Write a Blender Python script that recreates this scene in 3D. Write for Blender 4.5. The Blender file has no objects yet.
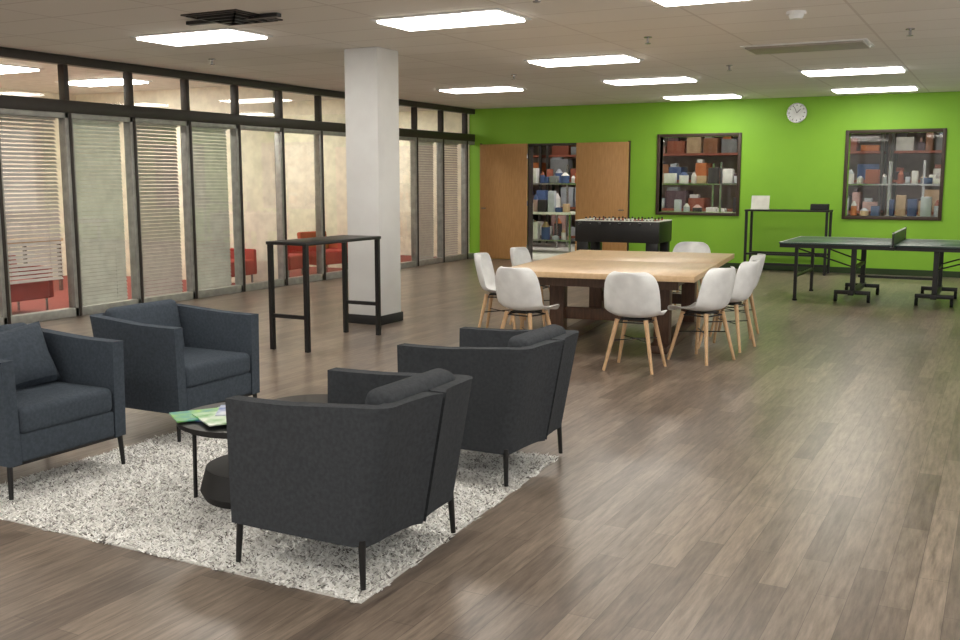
import bpy, bmesh, math, random
import numpy as np
from mathutils import Vector, Matrix
random.seed(11)
sc = bpy.context.scene
COL = sc.collection

# ---------------------------------------------------------------- materials
def lin(c):
    return tuple(((x/255)/12.92 if x/255 <= .04045 else ((x/255+.055)/1.055)**2.4) for x in c)
def mat(name, c, c2=None, scale=8, rough=.5, metal=0, bump=0, bscale=200, emit=0, stretch=None, spec=.5):
    m = bpy.data.materials.new(name); m.use_nodes = True
    nt = m.node_tree; b = nt.nodes['Principled BSDF']
    b.inputs['Base Color'].default_value = (*lin(c), 1)
    b.inputs['Roughness'].default_value = rough
    b.inputs['Metallic'].default_value = metal
    b.inputs['Specular IOR Level'].default_value = spec
    tc = nt.nodes.new('ShaderNodeTexCoord')
    mp = nt.nodes.new('ShaderNodeMapping'); nt.links.new(tc.outputs['Object'], mp.inputs[0])
    if stretch: mp.inputs['Scale'].default_value = stretch
    if c2 is None: c2 = tuple(max(0, x*.93) for x in c)
    n = nt.nodes.new('ShaderNodeTexNoise'); n.inputs['Scale'].default_value = scale; n.inputs['Detail'].default_value = 5
    nt.links.new(mp.outputs[0], n.inputs['Vector'])
    r = nt.nodes.new('ShaderNodeValToRGB')
    r.color_ramp.elements[0].position = .35; r.color_ramp.elements[1].position = .65
    r.color_ramp.elements[0].color = (*lin(c), 1); r.color_ramp.elements[1].color = (*lin(c2), 1)
    nt.links.new(n.outputs['Fac'], r.inputs[0]); nt.links.new(r.outputs[0], b.inputs['Base Color'])
    if bump:
        n2 = nt.nodes.new('ShaderNodeTexNoise'); n2.inputs['Scale'].default_value = bscale
        nt.links.new(tc.outputs['Object'], n2.inputs['Vector'])
        bp = nt.nodes.new('ShaderNodeBump'); bp.inputs['Strength'].default_value = bump; bp.inputs['Distance'].default_value = .005
        nt.links.new(n2.outputs['Fac'], bp.inputs['Height']); nt.links.new(bp.outputs[0], b.inputs['Normal'])
    if emit:
        b.inputs['Emission Color'].default_value = (*lin(c), 1); b.inputs['Emission Strength'].default_value = emit
    return m

M = {}
M['green'] = mat('green_paint', (134,188,50), (130,184,48), 2, rough=.6)
M['greenbase'] = mat('green_base', (40,62,24), rough=.6)
M['cream'] = mat('cream_paint', (240,234,216), rough=.7)
M['offwhite'] = mat('offwhite_paint', (218,216,209), rough=.7)
M['storewall'] = mat('storeroom_paint', (176,156,148), rough=.7)
M['colwhite'] = mat('column_paint', (218,219,218), (211,211,210), 3, rough=.6)
M['alu'] = mat('aluminium', (170,170,165), (150,150,146), 10, rough=.4, metal=.4)
M['darkframe'] = mat('dark_frame', (52,46,42), rough=.45)
M['brownframe'] = mat('brown_frame', (62,46,36), rough=.5)
M['black'] = mat('black_metal', (18,18,19), rough=.4)
M['blackbase'] = mat('black_base', (24,24,25), rough=.6)
M['fabric'] = mat('grey_fabric', (68,71,75), (60,63,67), 60, rough=.95, bump=.5, bscale=500, spec=.15)
M['fabricb'] = mat('bluegrey_fabric', (74,82,92), (64,72,81), 60, rough=.95, bump=.5, bscale=500, spec=.15)
M['white'] = mat('white_plastic', (238,240,240), rough=.35)
M['woodleg'] = mat('beech_leg', (214,180,140), (196,158,118), 20, rough=.5, stretch=(8,8,1))
M['tabletop'] = mat('table_top_wood', (206,176,138), (196,165,127), 5, rough=.35, stretch=(6,1,6))
M['darkwood'] = mat('brown_wood', (92,66,50), (76,54,40), 8, rough=.5, stretch=(6,6,1))
M['door'] = mat('door_wood', (196,150,96), (184,138,86), 5, rough=.45, stretch=(8,8,1))
M['red'] = mat('red_fabric', (180,66,58), rough=.8)
M['carpet'] = mat('red_carpet', (145,70,60), (118,50,46), 30, rough=.95)
M['blindgrey'] = mat('blind_grey', (196,191,186), rough=.6)
M['blindwhite'] = mat('blind_white', (222,226,217), rough=.6)
M['ppt'] = mat('pingpong_top', (52,78,72), (48,72,68), 3, rough=.35)
M['line'] = mat('white_line', (225,225,225), rough=.5)
M['rubber'] = mat('rubber', (14,14,14), rough=.8)
M['steel'] = mat('steel', (170,170,172), rough=.25, metal=.9)
M['ceilgrey'] = mat('unlit_lens', (170,165,155), rough=.5)
M['paper'] = mat('paper', (222,222,214), rough=.7)
PAL = [mat('box_'+n, c, rough=.7) for n, c in dict(brown=(150,100,72), tan=(190,160,130), grey=(130,130,135), white=(220,216,216), dark=(52,46,50), rust=(150,82,62), blue=(66,86,132), pink=(196,158,154), silver=(180,184,195), plum=(86,64,74), orange=(196,112,60)).items()]
LIGHTPAL=[PAL[i] for i in (3,8,7,2,1,3,8,4,6,5,10)]
M['mag1'] = mat('magazine_teal', (60,150,150), (150,200,90), 14, rough=.3)
M['mag2'] = mat('magazine_blue', (50,90,170), (220,225,230), 12, rough=.3)
M['mag3'] = mat('magazine_green', (90,170,80), (230,235,225), 10, rough=.3)

def emis(name, col, s):
    m = bpy.data.materials.new(name); m.use_nodes = True; nt = m.node_tree
    b = nt.nodes['Principled BSDF']; b.inputs['Base Color'].default_value = (.8,.8,.8,1)
    b.inputs['Emission Color'].default_value = (*col, 1); b.inputs['Emission Strength'].default_value = s
    return m
M['lens'] = emis('fluorescent_lens', (1,.95,.87), 15)
M['lens2'] = emis('fluorescent_lens_office', (1,.96,.88), 36)
M['lens3'] = emis('fluorescent_lens_storeroom', (1,.94,.88), 14)

def glass():
    m = bpy.data.materials.new('clear_glass'); m.use_nodes = True; nt = m.node_tree
    nt.nodes.remove(nt.nodes['Principled BSDF']); o = nt.nodes['Material Output']
    t = nt.nodes.new('ShaderNodeBsdfTransparent'); t.inputs[0].default_value = (.95,.96,.95,1)
    g = nt.nodes.new('ShaderNodeBsdfGlossy'); g.inputs['Roughness'].default_value = .03
    f = nt.nodes.new('ShaderNodeLayerWeight'); f.inputs[0].default_value = .3
    mr = nt.nodes.new('ShaderNodeMapRange'); mr.inputs[3].default_value=.05; mr.inputs[4].default_value=.42
    x = nt.nodes.new('ShaderNodeMixShader')
    nt.links.new(f.outputs['Facing'], mr.inputs[0])
    nt.links.new(mr.outputs[0], x.inputs[0]); nt.links.new(t.outputs[0], x.inputs[1]); nt.links.new(g.outputs[0], x.inputs[2])
    nt.links.new(x.outputs[0], o.inputs[0]); return m
M['glass'] = glass()

def floor_mat():
    m = bpy.data.materials.new('vinyl_plank_floor'); m.use_nodes = True; nt = m.node_tree
    b = nt.nodes['Principled BSDF']; tc = nt.nodes.new('ShaderNodeTexCoord')
    mp = nt.nodes.new('ShaderNodeMapping'); mp.inputs['Rotation'].default_value = (0,0,math.radians(90))
    nt.links.new(tc.outputs['Object'], mp.inputs[0])
    br = nt.nodes.new('ShaderNodeTexBrick'); nt.links.new(mp.outputs[0], br.inputs['Vector'])
    br.inputs['Scale'].default_value = 1; br.inputs['Brick Width'].default_value = .95; br.inputs['Row Height'].default_value = .11
    br.inputs['Mortar Size'].default_value = .0014; br.inputs['Mortar Smooth'].default_value = .3
    br.inputs['Color1'].default_value = (*lin((144,131,119)),1); br.inputs['Color2'].default_value = (*lin((112,101,92)),1)
    br.inputs['Mortar'].default_value = (*lin((88,79,72)),1)
    br.offset = .37
    mp2 = nt.nodes.new('ShaderNodeMapping'); mp2.inputs['Scale'].default_value = (14,1.3,1)
    nt.links.new(tc.outputs['Object'], mp2.inputs[0])
    n = nt.nodes.new('ShaderNodeTexNoise'); n.inputs['Scale'].default_value = 3; n.inputs['Detail'].default_value = 8; n.inputs['Roughness'].default_value=.65
    nt.links.new(mp2.outputs[0], n.inputs['Vector'])
    r = nt.nodes.new('ShaderNodeValToRGB'); r.color_ramp.elements[0].position=.3; r.color_ramp.elements[1].position=.7
    r.color_ramp.elements[0].color=(.40,.38,.36,1); r.color_ramp.elements[1].color=(1.25,1.21,1.17,1)
    nt.links.new(n.outputs['Fac'], r.inputs[0])
    mx = nt.nodes.new('ShaderNodeMix'); mx.data_type='RGBA'; mx.blend_type='MULTIPLY'; mx.inputs[0].default_value=.88
    nt.links.new(br.outputs['Color'], mx.inputs[6]); nt.links.new(r.outputs[0], mx.inputs[7])
    nt.links.new(mx.outputs[2], b.inputs['Base Color'])
    b.inputs['Roughness'].default_value = .30; b.inputs['Specular IOR Level'].default_value = .6
    bp = nt.nodes.new('ShaderNodeBump'); bp.inputs['Strength'].default_value=.15; bp.inputs['Distance'].default_value=.003
    nt.links.new(n.outputs['Fac'], bp.inputs['Height']); nt.links.new(bp.outputs[0], b.inputs['Normal'])
    return m
M['floor'] = floor_mat()

def ceil_mat():
    m = bpy.data.materials.new('ceiling_tiles'); m.use_nodes = True; nt = m.node_tree
    b = nt.nodes['Principled BSDF']; tc = nt.nodes.new('ShaderNodeTexCoord')
    br = nt.nodes.new('ShaderNodeTexBrick'); nt.links.new(tc.outputs['Object'], br.inputs['Vector'])
    br.inputs['Scale'].default_value = 1; br.inputs['Brick Width'].default_value = 1.22; br.inputs['Row Height'].default_value = .61
    br.inputs['Mortar Size'].default_value = .012; br.offset = 0
    br.inputs['Color1'].default_value = (*lin((238,235,228)),1); br.inputs['Color2'].default_value = (*lin((232,229,221)),1)
    br.inputs['Mortar'].default_value = (*lin((216,211,203)),1)
    n = nt.nodes.new('ShaderNodeTexNoise'); n.inputs['Scale'].default_value = 90
    nt.links.new(tc.outputs['Object'], n.inputs['Vector'])
    mx = nt.nodes.new('ShaderNodeMix'); mx.data_type='RGBA'; mx.blend_type='MULTIPLY'; mx.inputs[0].default_value=.08
    nt.links.new(br.outputs['Color'], mx.inputs[6]); nt.links.new(n.outputs['Color'], mx.inputs[7])
    nt.links.new(mx.outputs[2], b.inputs['Base Color']); b.inputs['Roughness'].default_value=.85
    return m
M['ceiling'] = ceil_mat()

def rug_mat():
    m = bpy.data.materials.new('shag_wool'); m.use_nodes = True; nt = m.node_tree
    b = nt.nodes['Principled BSDF']; g = nt.nodes.new('ShaderNodeNewGeometry')
    r = nt.nodes.new('ShaderNodeValToRGB'); e = r.color_ramp.elements
    e[0].position=0; e[0].color=(*lin((90,86,82)),1); e[1].position=.3; e[1].color=(*lin((236,235,231)),1)
    e2 = e.new(1); e2.color=(*lin((254,254,252)),1)
    nt.links.new(g.outputs['Random Per Island'], r.inputs[0]); nt.links.new(r.outputs[0], b.inputs['Base Color'])
    b.inputs['Roughness'].default_value=.95; b.inputs['Specular IOR Level'].default_value=.1
    return m
M['rug'] = rug_mat()

# ---------------------------------------------------------------- mesh builder
class MB:
    def __init__(s): s.bm = bmesh.new(); s.mats = []
    def mi(s, m):
        m = M[m] if isinstance(m, str) else m
        if m not in s.mats: s.mats.append(m)
        return s.mats.index(m)
    def merge(s, t, m, mtx=None):
        if mtx is not None: bmesh.ops.transform(t, matrix=mtx, verts=t.verts)
        bmesh.ops.recalc_face_normals(t, faces=t.faces)
        i = s.mi(m)
        for f in t.faces: f.material_index = i
        me = bpy.data.meshes.new('t'); t.to_mesh(me); t.free(); s.bm.from_mesh(me); bpy.data.meshes.remove(me)
    def box(s, c, size, m, bevel=0, seg=2, rot=None):
        t = bmesh.new(); bmesh.ops.create_cube(t, size=1)
        bmesh.ops.scale(t, vec=size, verts=t.verts)
        if bevel: bmesh.ops.bevel(t, geom=list(t.edges), offset=bevel, segments=seg, affect='EDGES', profile=.5)
        mt = Matrix.Translation(c)
        if rot is not None: mt = mt @ rot
        s.merge(t, m, mt); return s
    def b2(s, x0,x1,y0,y1,z0,z1, m, bevel=0, seg=2):
        return s.box(((x0+x1)/2,(y0+y1)/2,(z0+z1)/2), (x1-x0,y1-y0,z1-z0), m, bevel, seg)
    def quad(s, pts, m):
        t = bmesh.new(); t.faces.new([t.verts.new(p) for p in pts]); s.merge(t, m); return s
    def cyl(s, p0, p1, r0, m, r1=None, seg=16):
        p0=Vector(p0); p1=Vector(p1); d=p1-p0
        t = bmesh.new(); bmesh.ops.create_cone(t, cap_ends=True, segments=seg, radius1=r0, radius2=r0 if r1 is None else r1, depth=d.length)
        q = Vector((0,0,1)).rotation_difference(d.normalized()).to_matrix().to_4x4()
        s.merge(t, m, Matrix.Translation((p0+p1)/2) @ q); return s
    def mesh(s, name):
        me = bpy.data.meshes.new(name); s.bm.to_mesh(me); s.bm.free()
        for m in s.mats: me.materials.append(m)
        me.polygons.foreach_set('use_smooth', [True]*len(me.polygons))
        me.set_sharp_from_angle(angle=math.radians(32))
        return me
    def obj(s, name, loc=(0,0,0), rz=0, parent=None):
        return put(s.mesh(name), name, loc, rz, parent)
def put(me, name, loc=(0,0,0), rz=0, parent=None):
    o = bpy.data.objects.new(name, me); COL.objects.link(o)
    o.location = loc; o.rotation_euler = (0,0,rz)
    if parent: o.parent = parent
    return o
RX = lambda a: Matrix.Rotation(math.radians(a), 4, 'X')
RY = lambda a: Matrix.Rotation(math.radians(a), 4, 'Y')
RZ = lambda a: Matrix.Rotation(math.radians(a), 4, 'Z')

# ---------------------------------------------------------------- room
H = 2.93; XL = -9.43; YB = 17.7; XR = 3.0; YF = -3.0
MB().b2(XL-.1, XR+.1, YF-.1, YB+.2, -.1, 0, 'floor').obj('floor')
MB().b2(XL-.1, XR+.1, YF-.1, YB+.2, H, H+.1, 'ceiling').obj('ceiling')
# right and front walls: unseen window bands, added so world light brightens the ceiling (behind / beside the camera)
w = MB(); w.b2(XR,XR+.1,YF,YB,0,.35,'offwhite').b2(XR,XR+.1,YF,YB,2.8,H,'offwhite')
y=YF
while y<YB: w.b2(XR,XR+.1,y,y+.16,.35,2.8,'alu'); y+=2.3
w.b2(XR,XR+.1,YB-.16,YB,.35,2.8,'alu'); w.obj('wall_right')
w = MB(); w.b2(XL,XR,YF-.1,YF,0,.35,'offwhite').b2(XL,XR,YF-.1,YF,2.8,H,'offwhite')
x=XL
while x<XR: w.b2(x,x+.16,YF-.1,YF,.35,2.8,'alu'); x+=2.3
w.obj('wall_front')
# green wall with openings
w = MB(); T = .16
D0, D1, DH = -8.22, -7.24, 2.2
W = [(-5.62,-4.22,.98,2.31), (-2.40,-.99,.96,2.31)]
def seg(x0,x1,z0,z1): w.b2(x0,x1,YB,YB+T,z0,z1,'green')
seg(XL-.1,D0,0,H); seg(D0,D1,DH,H); seg(D1,W[0][0],0,H)
seg(W[0][0],W[0][1],0,W[0][2]); seg(W[0][0],W[0][1],W[0][3],H)
seg(W[0][1],W[1][0],0,H)
seg(W[1][0],W[1][1],0,W[1][2]); seg(W[1][0],W[1][1],W[1][3],H)
seg(W[1][1],XR+.1,0,H)
w.obj('wall_back')
w = MB()
w.b2(D1+1.06,XR,YB-.015,YB,0,.1,'greenbase')
w.obj('baseboard_back')
for i,(x0,x1,z0,z1) in enumerate(W):
    f = MB(); t=.055
    f.b2(x0-t,x0,YB-.03,YB+T+.02,z0-t,z1+t,'brownframe',.006).b2(x1,x1+t,YB-.03,YB+T+.02,z0-t,z1+t,'brownframe',.006)
    f.b2(x0,x1,YB-.03,YB+T+.02,z0-t,z0,'brownframe',.006).b2(x0,x1,YB-.03,YB+T+.02,z1,z1+t,'brownframe',.006)
    f.quad([(x0,YB+.07,z0),(x1,YB+.07,z0),(x1,YB+.07,z1),(x0,YB+.07,z1)],'glass')
    f.obj('window_%d'%(i+1))
def door(x0,x1,hx,name):
    d = MB(); d.b2(x0,x1,YB-.075,YB-.03,.01,DH+.04,'door',.004)
    d.cyl((hx,YB-.075,1.0),(hx,YB-.12,1.0),.012,'steel').cyl((hx-.05,YB-.12,1.0),(hx+.05,YB-.12,1.0),.011,'steel')
    ex = x1 if x1>-8 else x0
    d.b2(ex-.02,ex+.02,YB-.03,YB,0,DH+.06,'brownframe')
    for z in (.25,1.1,2.0): d.cyl(((x1 if x1<-8 else x0),YB-.05,z-.05),((x1 if x1<-8 else x0),YB-.05,z+.05),.012,'steel')
    d.obj(name)
door(-9.26,-8.24,-9.15,'door_1'); door(-7.22,-6.2,-6.3,'door_2')
f = MB()
f.b2(D0-.02,D0,YB-.02,YB+T+.02,0,DH,'darkframe').b2(D1,D1+.02,YB-.02,YB+T+.02,0,DH,'darkframe').b2(D0-.02,D1+.02,YB-.02,YB+T+.02,DH,DH+.04,'darkframe')
f.obj('trim_1')

# left glass storefront
P = [7.04+.94*k for k in range(-11,12)]
P = [p for p in P if p>YF+.1]
fr = MB()
fr.b2(XL-.09,XL+.03,YF,YB,2.30,2.44,'darkframe',.006)
fr.b2(XL-.09,XL+.03,YF,YB,2.83,H,'darkframe',.006)
fr.b2(XL-.08,XL+.02,YF,YB,0,.10,'alu',.004)
fr.b2(XL-.08,XL+.02,YF,YB,2.24,2.30,'alu',.004)
for p in P:
    fr.b2(XL-.09,XL+.02,p-.05,p+.0,.0,2.30,'alu',.004)
    fr.b2(XL-.09,XL+.03,p+.0,p+.035,.0,2.30,'darkframe',.004)
    fr.b2(XL-.08,XL+.0,p+.035,p+.075,.1,2.26,'alu',.004)
    fr.b2(XL-.08,XL+.02,p-.03,p+.03,2.44,2.83,'darkframe',.004)
for z0,z1 in ((.1,2.26),(2.44,2.83)):
    fr.quad([(XL-.03,YF,z0),(XL-.03,YB,z0),(XL-.03,YB,z1),(XL-.03,YF,z1)],'glass')
fr.obj('wall_left')
# offices behind glass
XO = -13.6
o = MB(); o.b2(XO,XL-.1,YF-.1,YB+.2,-.1,.0,'carpet'); o.obj('floor_office')
o = MB(); o.b2(XO,XL-.1,YF-.1,YB+.2,H,H+.1,'offwhite'); o.obj('ceiling_office')
o = MB(); o.b2(XO-.1,XO,YF-.1,YB+.2,0,H,'cream'); o.obj('wall_office')
for y in (-3.05, 7.0, 11.75, 14.6, 17.72):
    o = MB(); o.b2(XO,XL-.1,y-.05,y+.05,0,H,'cream'); o.obj('wall_partition')
def blind(y0,y1,z0,z1,m,ang,x=XL-.15):
    b = MB(); n=int((z1-z0)/.045)
    for k in range(n):
        z=z0+.045*(k+.5); b.box((x,(y0+y1)/2,z),(.046,y1-y0,.003),m,rot=RY(ang))
    b.b2(x-.025,x+.025,y0,y1,z1,z1+.04,m)
    for y in (y0+.15,y1-.15): b.cyl((x,y,z0),(x,y,z1),.002,m,seg=5)
    b.obj('window_blind')
blind(6.2,6.96,.4,2.22,'blindgrey',50)
blind(7.10,7.92,.42,2.22,'blindgrey',40)
blind(8.04,8.86,.06,2.22,'blindwhite',60)
blind(8.98,9.80,.06,2.22,'blindgrey',52)
blind(9.92,10.74,.06,2.22,'blindwhite',60)
blind(15.56,16.36,.06,2.22,'blindgrey',55)
blind(16.5,17.3,.06,2.22,'blindgrey',40)
blind(5.2,6.05,.06,2.22,'blindwhite',60)

# store room behind the green wall
SX=-13.5
o = MB(); o.b2(SX,2,YB+.2,24.1,-.1,0,'offwhite'); o.obj('floor_storeroom')
o = MB(); o.b2(SX,2,YB+.2,24.1,H+.3,H+.4,'offwhite'); o.obj('ceiling_storeroom')
o = MB(); o.b2(SX,2,24,24.1,0,H+.3,'storewall'); o.obj('wall_storeroom')
o = MB(); o.b2(SX-.1,SX,YB+.2,24.1,0,H+.3,'storewall'); o.obj('wall_storeroom_side')
o = MB(); o.b2(2,2.1,YB+.2,24.1,0,H+.3,'storewall'); o.obj('wall_storeroom_side')
def shelf(x0,x1,y0,y1,dens=.88):
    s = MB(); top=2.7
    for x in (x0,x1):
        for y in (y0,y1): s.b2(x-.03,x+.03,y-.03,y+.03,0,top,'darkframe')
    for z in (.15,.85,1.5,2.1,2.55):
        s.b2(x0,x1,y0,y1,z,z+.05,PAL[5])
        x=x0+.05
        while x<x1-.15:
            ww=random.uniform(.12,.5); ww=min(ww,x1-.03-x)
            if random.random()<dens:
                hh=random.uniform(.12,.5)
                yy=y0+random.uniform(.02,.15)
                s.b2(x,x+ww,yy,y0+random.uniform(.3,y1-y0),z+.05,z+.05+hh,random.choice(PAL),.01)
                if random.random()<.4: s.b2(x+.03,x+ww*.6,yy+.02,yy+.2,z+.05+hh,z+.05+hh+.08,random.choice(PAL))
            x+=ww+random.uniform(.01,.1)
    s.obj('storage_shelf')
for x in (-12.6,-10.0,-7.4,-4.8,-2.2): shelf(x,x+2.4,22.6,23.4)
def bench(cx,cy,wd):
    s = MB(); a=wd/2
    s.b2(cx-a,cx+a,cy-.35,cy+.35,.82,.87,'paper').b2(cx-a+.05,cx+a-.05,cy-.3,cy+.3,.25,.28,'steel')
    for x in (cx-a+.04,cx+a-.04):
        for y in (cy-.3,cy+.3): s.b2(x-.02,x+.02,y-.02,y+.02,0,.82,'steel')
        s.b2(x-.02,x+.02,cy+.28,cy+.32,.82,1.9,'steel')
    s.b2(cx-a,cx+a,cy+.12,cy+.34,1.45,1.48,'steel')
    for lv,zz in ((0,.87),(1,1.48),(2,.28)):
        x=cx-a+.05
        while x<cx+a-.12:
            ww=random.uniform(.07,.24); hh=random.uniform(.08,.45 if lv!=1 else .36)
            if random.random()<.85:
                y0=cy-.28 if lv!=1 else cy+.13
                if random.random()<.4:
                    c=random.choice(LIGHTPAL)
                    s.cyl((x+ww/2,y0+.13,zz),(x+ww/2,y0+.13,zz+hh*.7),ww*.42,c).cyl((x+ww/2,y0+.13,zz+hh*.7),(x+ww/2,y0+.13,zz+hh),ww*.42,random.choice(LIGHTPAL),ww*.12)
                else: s.b2(x,x+ww,y0,y0+random.uniform(.12,.2),zz,zz+hh,random.choice(LIGHTPAL),.01)
            x+=ww+.03
    s.obj('workbench')
bench(-8.9,20.0,1.5); bench(-9.9,21.5,1.6); bench(-5.9,19.9,1.6); bench(-4.9,21.3,1.6); bench(-2.7,19.9,1.5); bench(-1.3,20.9,1.6); bench(-1.0,19.3,.8)

# ---------------------------------------------------------------- ceiling fixtures
def troffer_mesh(lens):
    t = MB(); t.b2(-.62,.62,-.315,.315,-.012,0,'white',.003)
    t.b2(-.58,.58,-.27,.27,-.03,-.0121,lens,.004)
    return t.mesh('troffer')
tm = troffer_mesh('lens'); tm2 = troffer_mesh('ceilgrey'); tm3 = troffer_mesh('lens2'); tm4 = troffer_mesh('lens3')
for x,y in [(-7.0,7.55),(-4.36,7.76),(-1.9,7.58),(-4.45,11.05),(-4.52,13.7),(-7.25,13.85),(-4.62,16.75),(-1.85,13.7),(-1.92,16.6),
            (-7.1,4.4),(-4.4,4.4),(-1.8,4.4),(.9,7.7),(.9,13.7),(.9,4.4),(-4.4,.8),(-1.8,.8),(.9,.8),(-7.1,.8),(-4.4,-1.8),(-1,-1.8)]:  # out-of-view fixtures continuing the grid; near rows added to light the foreground
    put(tm,'ceiling_light',(x,y,H))
put(tm2,'ceiling_light',(-1.95,11.0,H))
for y in (1,4.5,8.5,10.3,12.9,16.2): put(tm3,'ceiling_light',(-11.4,y,H))
for x,y in [(-10.3,20.3),(-7.6,20.3),(-8,18.8),(-4.9,18.8),(-1.7,18.6),(-4.9,20.8),(-1.7,20.6)]: put(tm4,'ceiling_light',(x,y,H+.3))
v = MB(); v.b2(-.3,.3,-.3,.3,-.012,0,'darkframe')
for k in range(4):
    s=.27-.065*k; z=-.02-.012*k
    for a,b,c,d in ((-s,s,-s,-s+.02),(-s,s,s-.02,s),(-s,-s+.02,-s,s),(s-.02,s,-s,s)): v.b2(a,b,c,d,z,-.012,'black')
v.b2(-.5,.5,-.03,.03,-.035,-.005,'black')
v.obj('ceiling_vent',(-5.95,6.8,H))
v = MB(); v.cyl((0,0,0),(0,0,-.025),.08,'white',seg=32).cyl((0,0,-.025),(0,0,-.06),.065,'white',.05,seg=32)
vm = v.mesh('smoke_detector')
put(vm,'smoke_detector',(-1.65,8.75,H))
v = MB(); v.cyl((0,0,0),(0,0,-.008),.04,'steel').cyl((0,0,-.008),(0,0,-.06),.012,'steel').cyl((0,0,-.06),(0,0,-.065),.03,'steel')
sm = v.mesh('sprinkler')
for x,y in [(-3.2,9.6),(-5.9,12.2),(-3.1,12.4),(-3.2,7.0),(-8.2,9.0),(-.9,10.2)]: put(sm,'sprinkler_head',(x,y,H-.001))

# column
c = MB(); c.b2(-.21,.21,-.21,.21,0,H,'colwhite',.012).b2(-.225,.225,-.225,.225,0,.1,'blackbase',.004)
c.obj('column',(-6.13,9.18,0))

# clock
c = MB(); c.cyl((0,0,0),(0,-.045,0),.165,'steel',seg=40).cyl((0,-.045,0),(0,-.048,0),.148,'white',seg=40)
for k in range(12):
    a=k*math.pi/6; c.box((math.sin(a)*.125,-.05,math.cos(a)*.125),(.01,.003,.025),'black',rot=RY(math.degrees(a)))
c.box((.03,-.051,.03),(.009,.003,.085),'black',rot=RY(45)).box((-.02,-.052,.045),(.007,.003,.11),'black',rot=RY(-24))
c.obj('wall_clock',(-3.25,YB,2.67))

# ---------------------------------------------------------------- armchair
def armchair_parts(fab):
    parts = {}
    s = MB()
    for sg in (1,-1):
        path=[(.33,.36),(.2,.365),(.05,.367),(-.08,.367),(-.2,.365)]
        for a in range(100,181,16):
            r=math.radians(a); path.append((-.245+.075*math.cos(r),.29+.075*math.sin(r)))
        path += [(-.322,.2),(-.328,.12),(-.338,.05),(-.362,.012)]
        bm=bmesh.new(); rings=[]; n=len(path); NZ=6; th=.07
        for i,(x,y) in enumerate(path):
            a=Vector(path[max(0,i-1)]); b=Vector(path[min(n-1,i+1)]); t=(b-a).normalized()
            if i>=n-1: t=Vector((-.05,-1)).normalized()
            nrm=Vector((t.y,-t.x))
            if nrm.dot(Vector((.05,.0))-Vector((x,y)))<0: nrm=-nrm
            bk=min(1,max(0,(.15-x)/.47)); bk=bk*bk*(3-2*bk)
            ztop=.68+.03*bk
            ring=[]
            def pt(px,py,f):
                z=.165+(ztop-.165)*f
                return bm.verts.new((px-.10*bk*f, sg*(py+.012*f*(1-bk)), z))
            for k in range(NZ): ring.append(pt(x,y,k/(NZ-1)))
            q=Vector((x,y))+nrm*th
            if q.y<.012: q.y=.012
            for k in reversed(range(NZ)): ring.append(pt(q.x,q.y,k/(NZ-1)))
            rings.append(ring)
        L=len(rings[0])
        for a,b in zip(rings[:-1],rings[1:]):
            for k in range(L): bm.faces.new((a[k],a[(k+1)%L],b[(k+1)%L],b[k]))
        bm.faces.new(rings[0]); bm.faces.new(rings[-1])
        s.merge(bm,fab)
    parts['shell']=(s.mesh('shell'),.014)
    s=MB(); s.b2(-.28,.325,-.293,.293,.17,.31,fab,.015,3)
    parts['seat_base']=(s.mesh('seat_base'),0)
    s=MB(); s.b2(-.25,.335,-.289,.289,.305,.44,fab,.035,5)
    parts['seat_cushion']=(s.mesh('seat_cushion'),0)
    s=MB(); s.box((-.285,.0,.575),(.12,.55,.36),fab,.045,5,rot=RY(-12))
    parts['back_cushion']=(s.mesh('back_cushion'),0)
    s=MB()
    for x in (.31,-.30):
        for y in (.35,-.35):
            s.cyl((x,y,0),(x*.97,y*.97,.19),.011,'black',.015,seg=12)
    s.b2(-.3,.31,-.33,.33,.155,.172,'black')
    parts['legs']=(s.mesh('legs'),0)
    return parts
def pillow_mesh(w,h,t,m):
    b=bmesh.new(); N=14; g={}
    for sd in (1,-1):
        for i in range(N+1):
            for j in range(N+1):
                u=i/N*2-1; v=j/N*2-1
                edge = i in (0,N) or j in (0,N)
                if edge and sd==-1: g[sd,i,j]=g[1,i,j]; continue
                d=(max(0,1-u**4)*max(0,1-v**4))**.55*t/2
                k=1-.06*(1-abs(u*v))
                g[sd,i,j]=b.verts.new((sd*d,u*w/2*k,v*h/2*k))
    for sd in (1,-1):
        for i in range(N):
            for j in range(N):
                b.faces.new((g[sd,i,j],g[sd,i+1,j],g[sd,i+1,j+1],g[sd,i,j+1]))
    s=MB(); s.merge(b,m); return s.mesh('pillow')
AG=armchair_parts('fabric'); AB=armchair_parts('fabricb')
def armchair(parts,loc,rz,pillow=None,pl=(-.13,.03,.59)):
    e=bpy.data.objects.new('armchair',None); COL.objects.link(e); e.location=loc; e.rotation_euler=(0,0,math.radians(rz))
    for n,(me,bv) in parts.items():
        o=put(me,n,parent=e)
        if bv:
            md=o.modifiers.new('b','BEVEL'); md.width=bv; md.segments=3; md.limit_method='ANGLE'; md.angle_limit=math.radians(40)
    if pillow:
        o=put(pillow,'pillow',pl,0,e); o.rotation_euler=(math.radians(6),math.radians(-22),math.radians(-8))
    return e
pm=pillow_mesh(.46,.34,.15,M['fabricb'])
ZR=.021
armchair(AB,(-4.50,3.44,ZR),0,pm)
armchair(AB,(-4.57,4.63,ZR),0)
armchair(AG,(-2.37,3.34,ZR),180)
armchair(AG,(-2.46,4.75,ZR),180)

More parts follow.
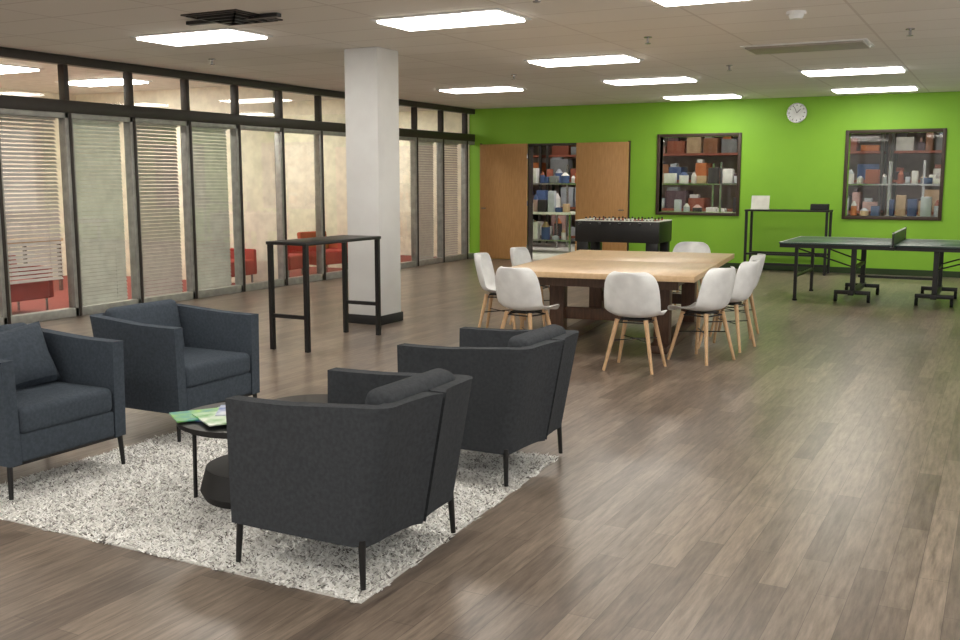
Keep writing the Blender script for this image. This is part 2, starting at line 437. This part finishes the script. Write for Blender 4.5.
# ---------------------------------------------------------------- rug
def rug():
    x0,x1,y0,y1=-4.48,-2.03,2.92,5.05
    N=54000; rs=np.random.RandomState(3)
    bx=rs.uniform(x0,x1,N); by=rs.uniform(y0,y1,N)
    taper=lambda x,y: x-.13*(y-y0)/(y1-y0)*(x-x0)/(x1-x0)
    bx=taper(bx,by)
    bx+=.012*np.sin(by*23); by+=.012*np.sin(bx*19)
    L=rs.uniform(.02,.042,N); an=rs.uniform(0,2*np.pi,N); ln=rs.uniform(.4,1.1,N); w_=rs.uniform(.006,.011,N)
    V=np.zeros((N,4,3)); 
    for k in range(3):
        a=an+k*2*np.pi/3; V[:,k,0]=bx+np.cos(a)*w_; V[:,k,1]=by+np.sin(a)*w_; V[:,k,2]=.003
    V[:,3,0]=bx+np.cos(an)*L*ln; V[:,3,1]=by+np.sin(an)*L*ln; V[:,3,2]=.003+L*.42
    idx=np.arange(N)[:,None]*4
    F=np.concatenate([idx+np.array(t) for t in ((0,1,3),(1,2,3),(2,0,3))],0)
    me=bpy.data.meshes.new('shag_rug')
    xb=taper(x1,y1)
    nv=N*4; base=np.array([[x0,y0,.0005],[x1,y0,.0005],[xb,y1,.0005],[x0,y1,.0005],[x0,y0,.005],[x1,y0,.005],[xb,y1,.005],[x0,y1,.005]])
    vs=np.concatenate([V.reshape(-1,3),base],0)
    faces=F.tolist()+[[nv+i for i in q] for q in ((0,3,2,1),(4,5,6,7),(0,1,5,4),(1,2,6,5),(2,3,7,6),(3,0,4,7))]
    me.from_pydata(vs.tolist(),[],faces); me.materials.append(M['rug'])
    put(me,'shag_rug')
rug()

# ---------------------------------------------------------------- coffee tables
def coffee(loc,r,h=.42,drum=True):
    t=MB(); t.cyl((0,0,h-.02),(0,0,h),r,'black',seg=64)
    t.cyl((0,0,h-.035),(0,0,h-.02),r*.92,'black',seg=64)
    for k in range(3):
        a=math.radians(200+k*120); t.cyl((math.cos(a)*r*.86,math.sin(a)*r*.86,0),(math.cos(a)*r*.84,math.sin(a)*r*.84,h-.03),.01,'black')
    if drum:
        t.cyl((-.04,.10,.04),(-.04,.10,.15),.29,'blackbase',.26,seg=48).cyl((-.04,.10,.0),(-.04,.10,.04),.27,'blackbase',.29,seg=48)
    return t.obj('coffee_table',loc)
coffee((-3.15,3.64,ZR),.345)
coffee((-3.36,4.40,ZR),.30,.29,False)
b=MB()
b.box((0,0,.004),(.21,.28,.006),'mag2',rot=RZ(20)).box((-.09,-.08,.011),(.2,.27,.006),'mag1',rot=RZ(-35)).box((.05,-.1,.018),(.2,.27,.006),'mag3',rot=RZ(60)).box((.02,.02,.025),(.15,.21,.005),'mag2',rot=RZ(35))
b.obj('magazine_stack',(-3.24,3.58,ZR+.421))

# ---------------------------------------------------------------- bar table
def bar(name,x0,x1,y0,y1,h):
    t=MB(); s=.02
    cx,cy=(x0+x1)/2,(y0+y1)/2
    t.b2(x0-.03-cx,x1+.03-cx,y0-.03-cy,y1+.03-cy,h-.03,h,'black',.004)
    for x in (x0,x1):
        for y in (y0,y1): t.b2(x-s-cx,x+s-cx,y-s-cy,y+s-cy,0,h-.03,'black')
    for y in (y0,y1): t.b2(x0-cx,x1-cx,y-s*.8-cy,y+s*.8-cy,.3,.335,'black')
    if x1-x0>y1-y0:
        t.b2(x0-cx,x1-cx,y1-s-cy,y1+s-cy,.1,.14,'black')
    return t.obj(name,(cx,cy,0))
bar('bar_table',-5.96,-5.56,7.22,8.38,1.0)
bar('console_table',-3.9,-2.6,17.1,17.5,1.06)
t=MB(); t.b2(-.14,.14,-.08,.08,0,.10,'blackbase',.01).b2(-.12,.12,-.081,-.079,.02,.08,'black'); t.obj('speaker_box',(-2.75,17.3,1.06))
t=MB(); t.box((0,0,.12),(.3,.01,.22),'paper',rot=RX(-10)).b2(-.15,.15,-.05,.05,0,.012,'paper'); t.obj('paper_sign',(-3.72,17.3,1.06))

# ---------------------------------------------------------------- conference table
t=MB()
t.b2(-.88,.88,-1.42,-.001,.70,.75,'tabletop',.003).b2(-.88,.88,.001,1.42,.70,.75,'tabletop',.003)
t.b2(-.7,.7,-1.15,-1.1,.60,.70,'darkwood').b2(-.7,.7,1.1,1.15,.60,.70,'darkwood')
t.b2(-.65,-.6,-1.1,1.1,.60,.70,'darkwood').b2(.6,.65,-1.1,1.1,.60,.70,'darkwood')
for x in (-.5,.5):
    for y in (-.75,.75):
        t.b2(x-.07,x+.07,y-.07,y+.07,.06,.70,'darkwood',.006)
    t.b2(x-.09,x+.09,-1.0,1.0,0,.07,'darkwood',.008)
for y in (-.75,.75): t.b2(-.45,.45,y-.03,y+.03,.25,.36,'darkwood',.004)
t.obj('conference_table',(-3.34,9.55,0),math.radians(7))

# ---------------------------------------------------------------- dining chairs
def shell_mesh():
    prof=[(.225,.425,.17),(.21,.447,.205),(.12,.45,.228),(0,.438,.235),(-.11,.44,.235),(-.175,.47,.238),(-.21,.55,.24),(-.235,.65,.238),(-.255,.74,.225),(-.268,.80,.19),(-.272,.825,.13)]
    b=bmesh.new(); N=12; rows=[]
    for i,(y,z,hw) in enumerate(prof):
        row=[]; f=i/(len(prof)-1); back=min(1,max(0,(f-.3)/.3)); 
        for j in range(N+1):
            u=j/N*2-1; a=abs(u)**2.6
            row.append(b.verts.new((u*hw, y+a*(.02+.085*back), z+a*(.035 if i>0 else 0)*(1-back) + a*.03*(back*(1-back))*4)))
        rows.append(row)
    for r0,r1 in zip(rows[:-1],rows[1:]):
        for j in range(N): b.faces.new((r0[j],r0[j+1],r1[j+1],r1[j]))
    s=MB(); s.merge(b,'white'); me=s.mesh('seat_shell'); return me
sh=shell_mesh()
s=MB()
for sx in (1,-1):
    for sy in (1,-1):
        s.cyl((sx*.205,sy*.2-.0,0),(sx*.12,sy*.12-.0,.425),.013,'woodleg',.02,seg=12)
lg=s.mesh('legs')
s=MB()
s.cyl((.155,.155,.25),(-.155,-.155,.25),.005,'black',seg=8).cyl((-.155,.155,.25),(.155,-.155,.25),.005,'black',seg=8)
for a,b_ in (((1,1),(1,-1)),((-1,1),(-1,-1)),((1,1),(-1,1)),((1,-1),(-1,-1))):
    s.cyl((a[0]*.125,a[1]*.125,.40),(b_[0]*.125,b_[1]*.125,.40),.006,'black',seg=8)
s.b2(-.1,.1,-.1,.1,.415,.43,'black')
st=s.mesh('strut')
def dchair(x,y,rz):
    e=bpy.data.objects.new('dining_chair',None); COL.objects.link(e); e.location=(x,y,0); e.rotation_euler=(0,0,math.radians(rz))
    o=put(sh,'seat_shell',parent=e)
    m=o.modifiers.new('s','SOLIDIFY'); m.thickness=.012; m.offset=0
    m=o.modifiers.new('ss','SUBSURF'); m.levels=1; m.render_levels=2
    put(lg,'legs',parent=e); put(st,'strut',parent=e)
dchair(-2.67,7.86,2); dchair(-3.66,7.84,-10)
dchair(-4.46,8.95,-76); dchair(-4.5,9.85,-88)
dchair(-3.28,11.5,182)
dchair(-2.29,8.52,70); dchair(-2.25,9.25,84); dchair(-2.37,10.05,92)

# ---------------------------------------------------------------- foosball table
t=MB()
t.b2(-.7,.7,-.38,-.35,.56,.90,'black',.004).b2(-.7,.7,.35,.38,.56,.90,'black',.004)
t.b2(-.7,-.66,-.36,.36,.56,.90,'black',.004).b2(.66,.7,-.36,.36,.56,.90,'black',.004)
t.b2(-.7,.7,-.385,-.35,.895,.91,'paper').b2(-.7,.7,.35,.385,.895,.91,'paper').b2(-.7,-.64,-.36,.36,.895,.91,'paper').b2(.64,.7,-.36,.36,.895,.91,'paper')
t.b2(-.67,.67,-.36,.36,.76,.79,'paper')
for x in (-.58,.58):
    for y in (-.3,.3): t.b2(x-.1,x+.1,y-.06,y+.06,0,.64,'black',.008)
    t.b2(x-.03,x+.03,-.3,.3,.12,.2,'black')
for k in range(8):
    x=-.58+k*.166; sg=1 if k%2 else -1
    t.cyl((x,-.46,.86),(x,.46,.86),.008,'steel').cyl((x,sg*.46,.86),(x,sg*.58,.86),.018,'black')
    for j in range(3):
        y=-.2+j*.2; t.b2(x-.012,x+.012,y-.018,y+.018,.80,.93,PAL[5] if k%2 else 'paper',.004).cyl((x,y,.93),(x,y,.955),.014,'black')
t.obj('foosball_table',(-5.54,15.6,0),math.radians(2))

# ---------------------------------------------------------------- ping pong table
t=MB()
for sg in (-1,1):
    a,b_=(.01,1.37) if sg>0 else (-1.37,-.01)
    t.b2(a,b_,-.7625,.7625,.74,.76,'ppt',.003)
    t.b2(a,b_,-.7625,-.7425,.7601,.761,'line').b2(a,b_,.7425,.7625,.7601,.761,'line').b2(a,b_,-.002,.002,.7601,.761,'line')
    e=sg*1.36; t.b2(e-.01,e+.01,-.7625,.7625,.7601,.761,'line')
    for y in (-.7,.7): t.b2(a,b_,y-.015,y+.015,.69,.74,'black')
    for x in (sg*.1,sg*1.3,sg*.7): t.b2(x-.015,x+.015,-.7,.7,.69,.74,'black')
    xl=sg*1.17
    for y in (-.62,.62): t.b2(xl-.02,xl+.02,y-.02,y+.02,0,.69,'black').cyl((xl,y,0),(xl,y,.02),.03,'rubber')
    t.b2(xl-.015,xl+.015,-.62,.62,.3,.33,'black')
    xc=sg*.48
    for y in (-.5,.5): t.b2(xc-.03,xc+.03,y-.03,y+.03,.1,.69,'black')
    t.b2(xc-.035,xc+.035,-.65,.65,.1,.16,'black',.004)
    for y in (-.5,.5): t.b2(xc-.22,xc+.22,y-.025,y+.025,.1,.15,'black',.004)
    t.b2(xc-.02,xc+.02,-.5,.5,.42,.46,'black')
    for y in (-.5,.5):
        for dx in (-.2,.2): t.cyl((xc+dx-.018,y,.05),(xc+dx+.018,y,.05),.05,'rubber',seg=24)
    for y in (-.5,.5): t.cyl((xc,y,.45),(sg*1.17,y*1.2,.68),.010,'black')
t.b2(-.48,.48,-.02,.02,.28,.31,'black')
t.b2(-.004,.004,-.9,.9,.765,.905,'black').b2(-.006,.006,-.9,.9,.9,.915,'line')
for y in (-.82,.82): t.cyl((0,y,.70),(0,y,.92),.012,'black').b2(-.03,.03,y-.08,y+.08,.7,.74,'black')
t.obj('ping_pong_table',(-1.22,14.0,0))

# ---------------------------------------------------------------- office contents
def lounge(x,y,rz,m='red'):
    t=MB(); t.b2(-.3,.3,-.3,.3,.18,.40,m,.03,3).box((-.28,0,.5),(.1,.6,.4),m,.03,3,rot=RY(-8)).b2(-.3,.28,.3,.37,.18,.55,m,.02).b2(-.3,.28,-.37,-.3,.18,.55,m,.02)
    for a in (-.25,.25):
        for b_ in (-.28,.28): t.cyl((a,b_,0),(a,b_,.19),.015,'steel')
    t.obj('office_lounge_chair',(x,y,0),math.radians(rz))
lounge(-10.0,11.1,0); lounge(-10.0,12.4,10); lounge(-10.0,13.5,-10); lounge(-10.2,7.7,0); lounge(-10.3,15.3,0)
t=MB(); t.b2(-.4,.4,-.8,.8,.70,.74,'tabletop',.004)
for a in (-.36,.36):
    for b_ in (-.75,.75): t.b2(a-.02,a+.02,b_-.02,b_+.02,0,.7,'steel')
dm=t.mesh('desk')
for y in (4.5,9.0,13.0,16.2): put(dm,'office_desk',(-12.2,y,0))

# ---------------------------------------------------------------- world, camera
wd=bpy.data.worlds.new('world'); sc.world=wd; wd.use_nodes=True
wd.node_tree.nodes['Background'].inputs[0].default_value=(1,.975,.93,1); wd.node_tree.nodes['Background'].inputs[1].default_value=1.35
cd=bpy.data.cameras.new('camera'); cd.sensor_width=36; cd.lens=37.5; cd.clip_end=100
cam=bpy.data.objects.new('camera',cd); COL.objects.link(cam)
cam.location=(0,0,1.56); cam.rotation_euler=(math.radians(82),0,math.radians(27.7))
sc.camera=cam
sc.view_settings.view_transform='Standard'
sc.view_settings.look='None'
sc.view_settings.exposure=0
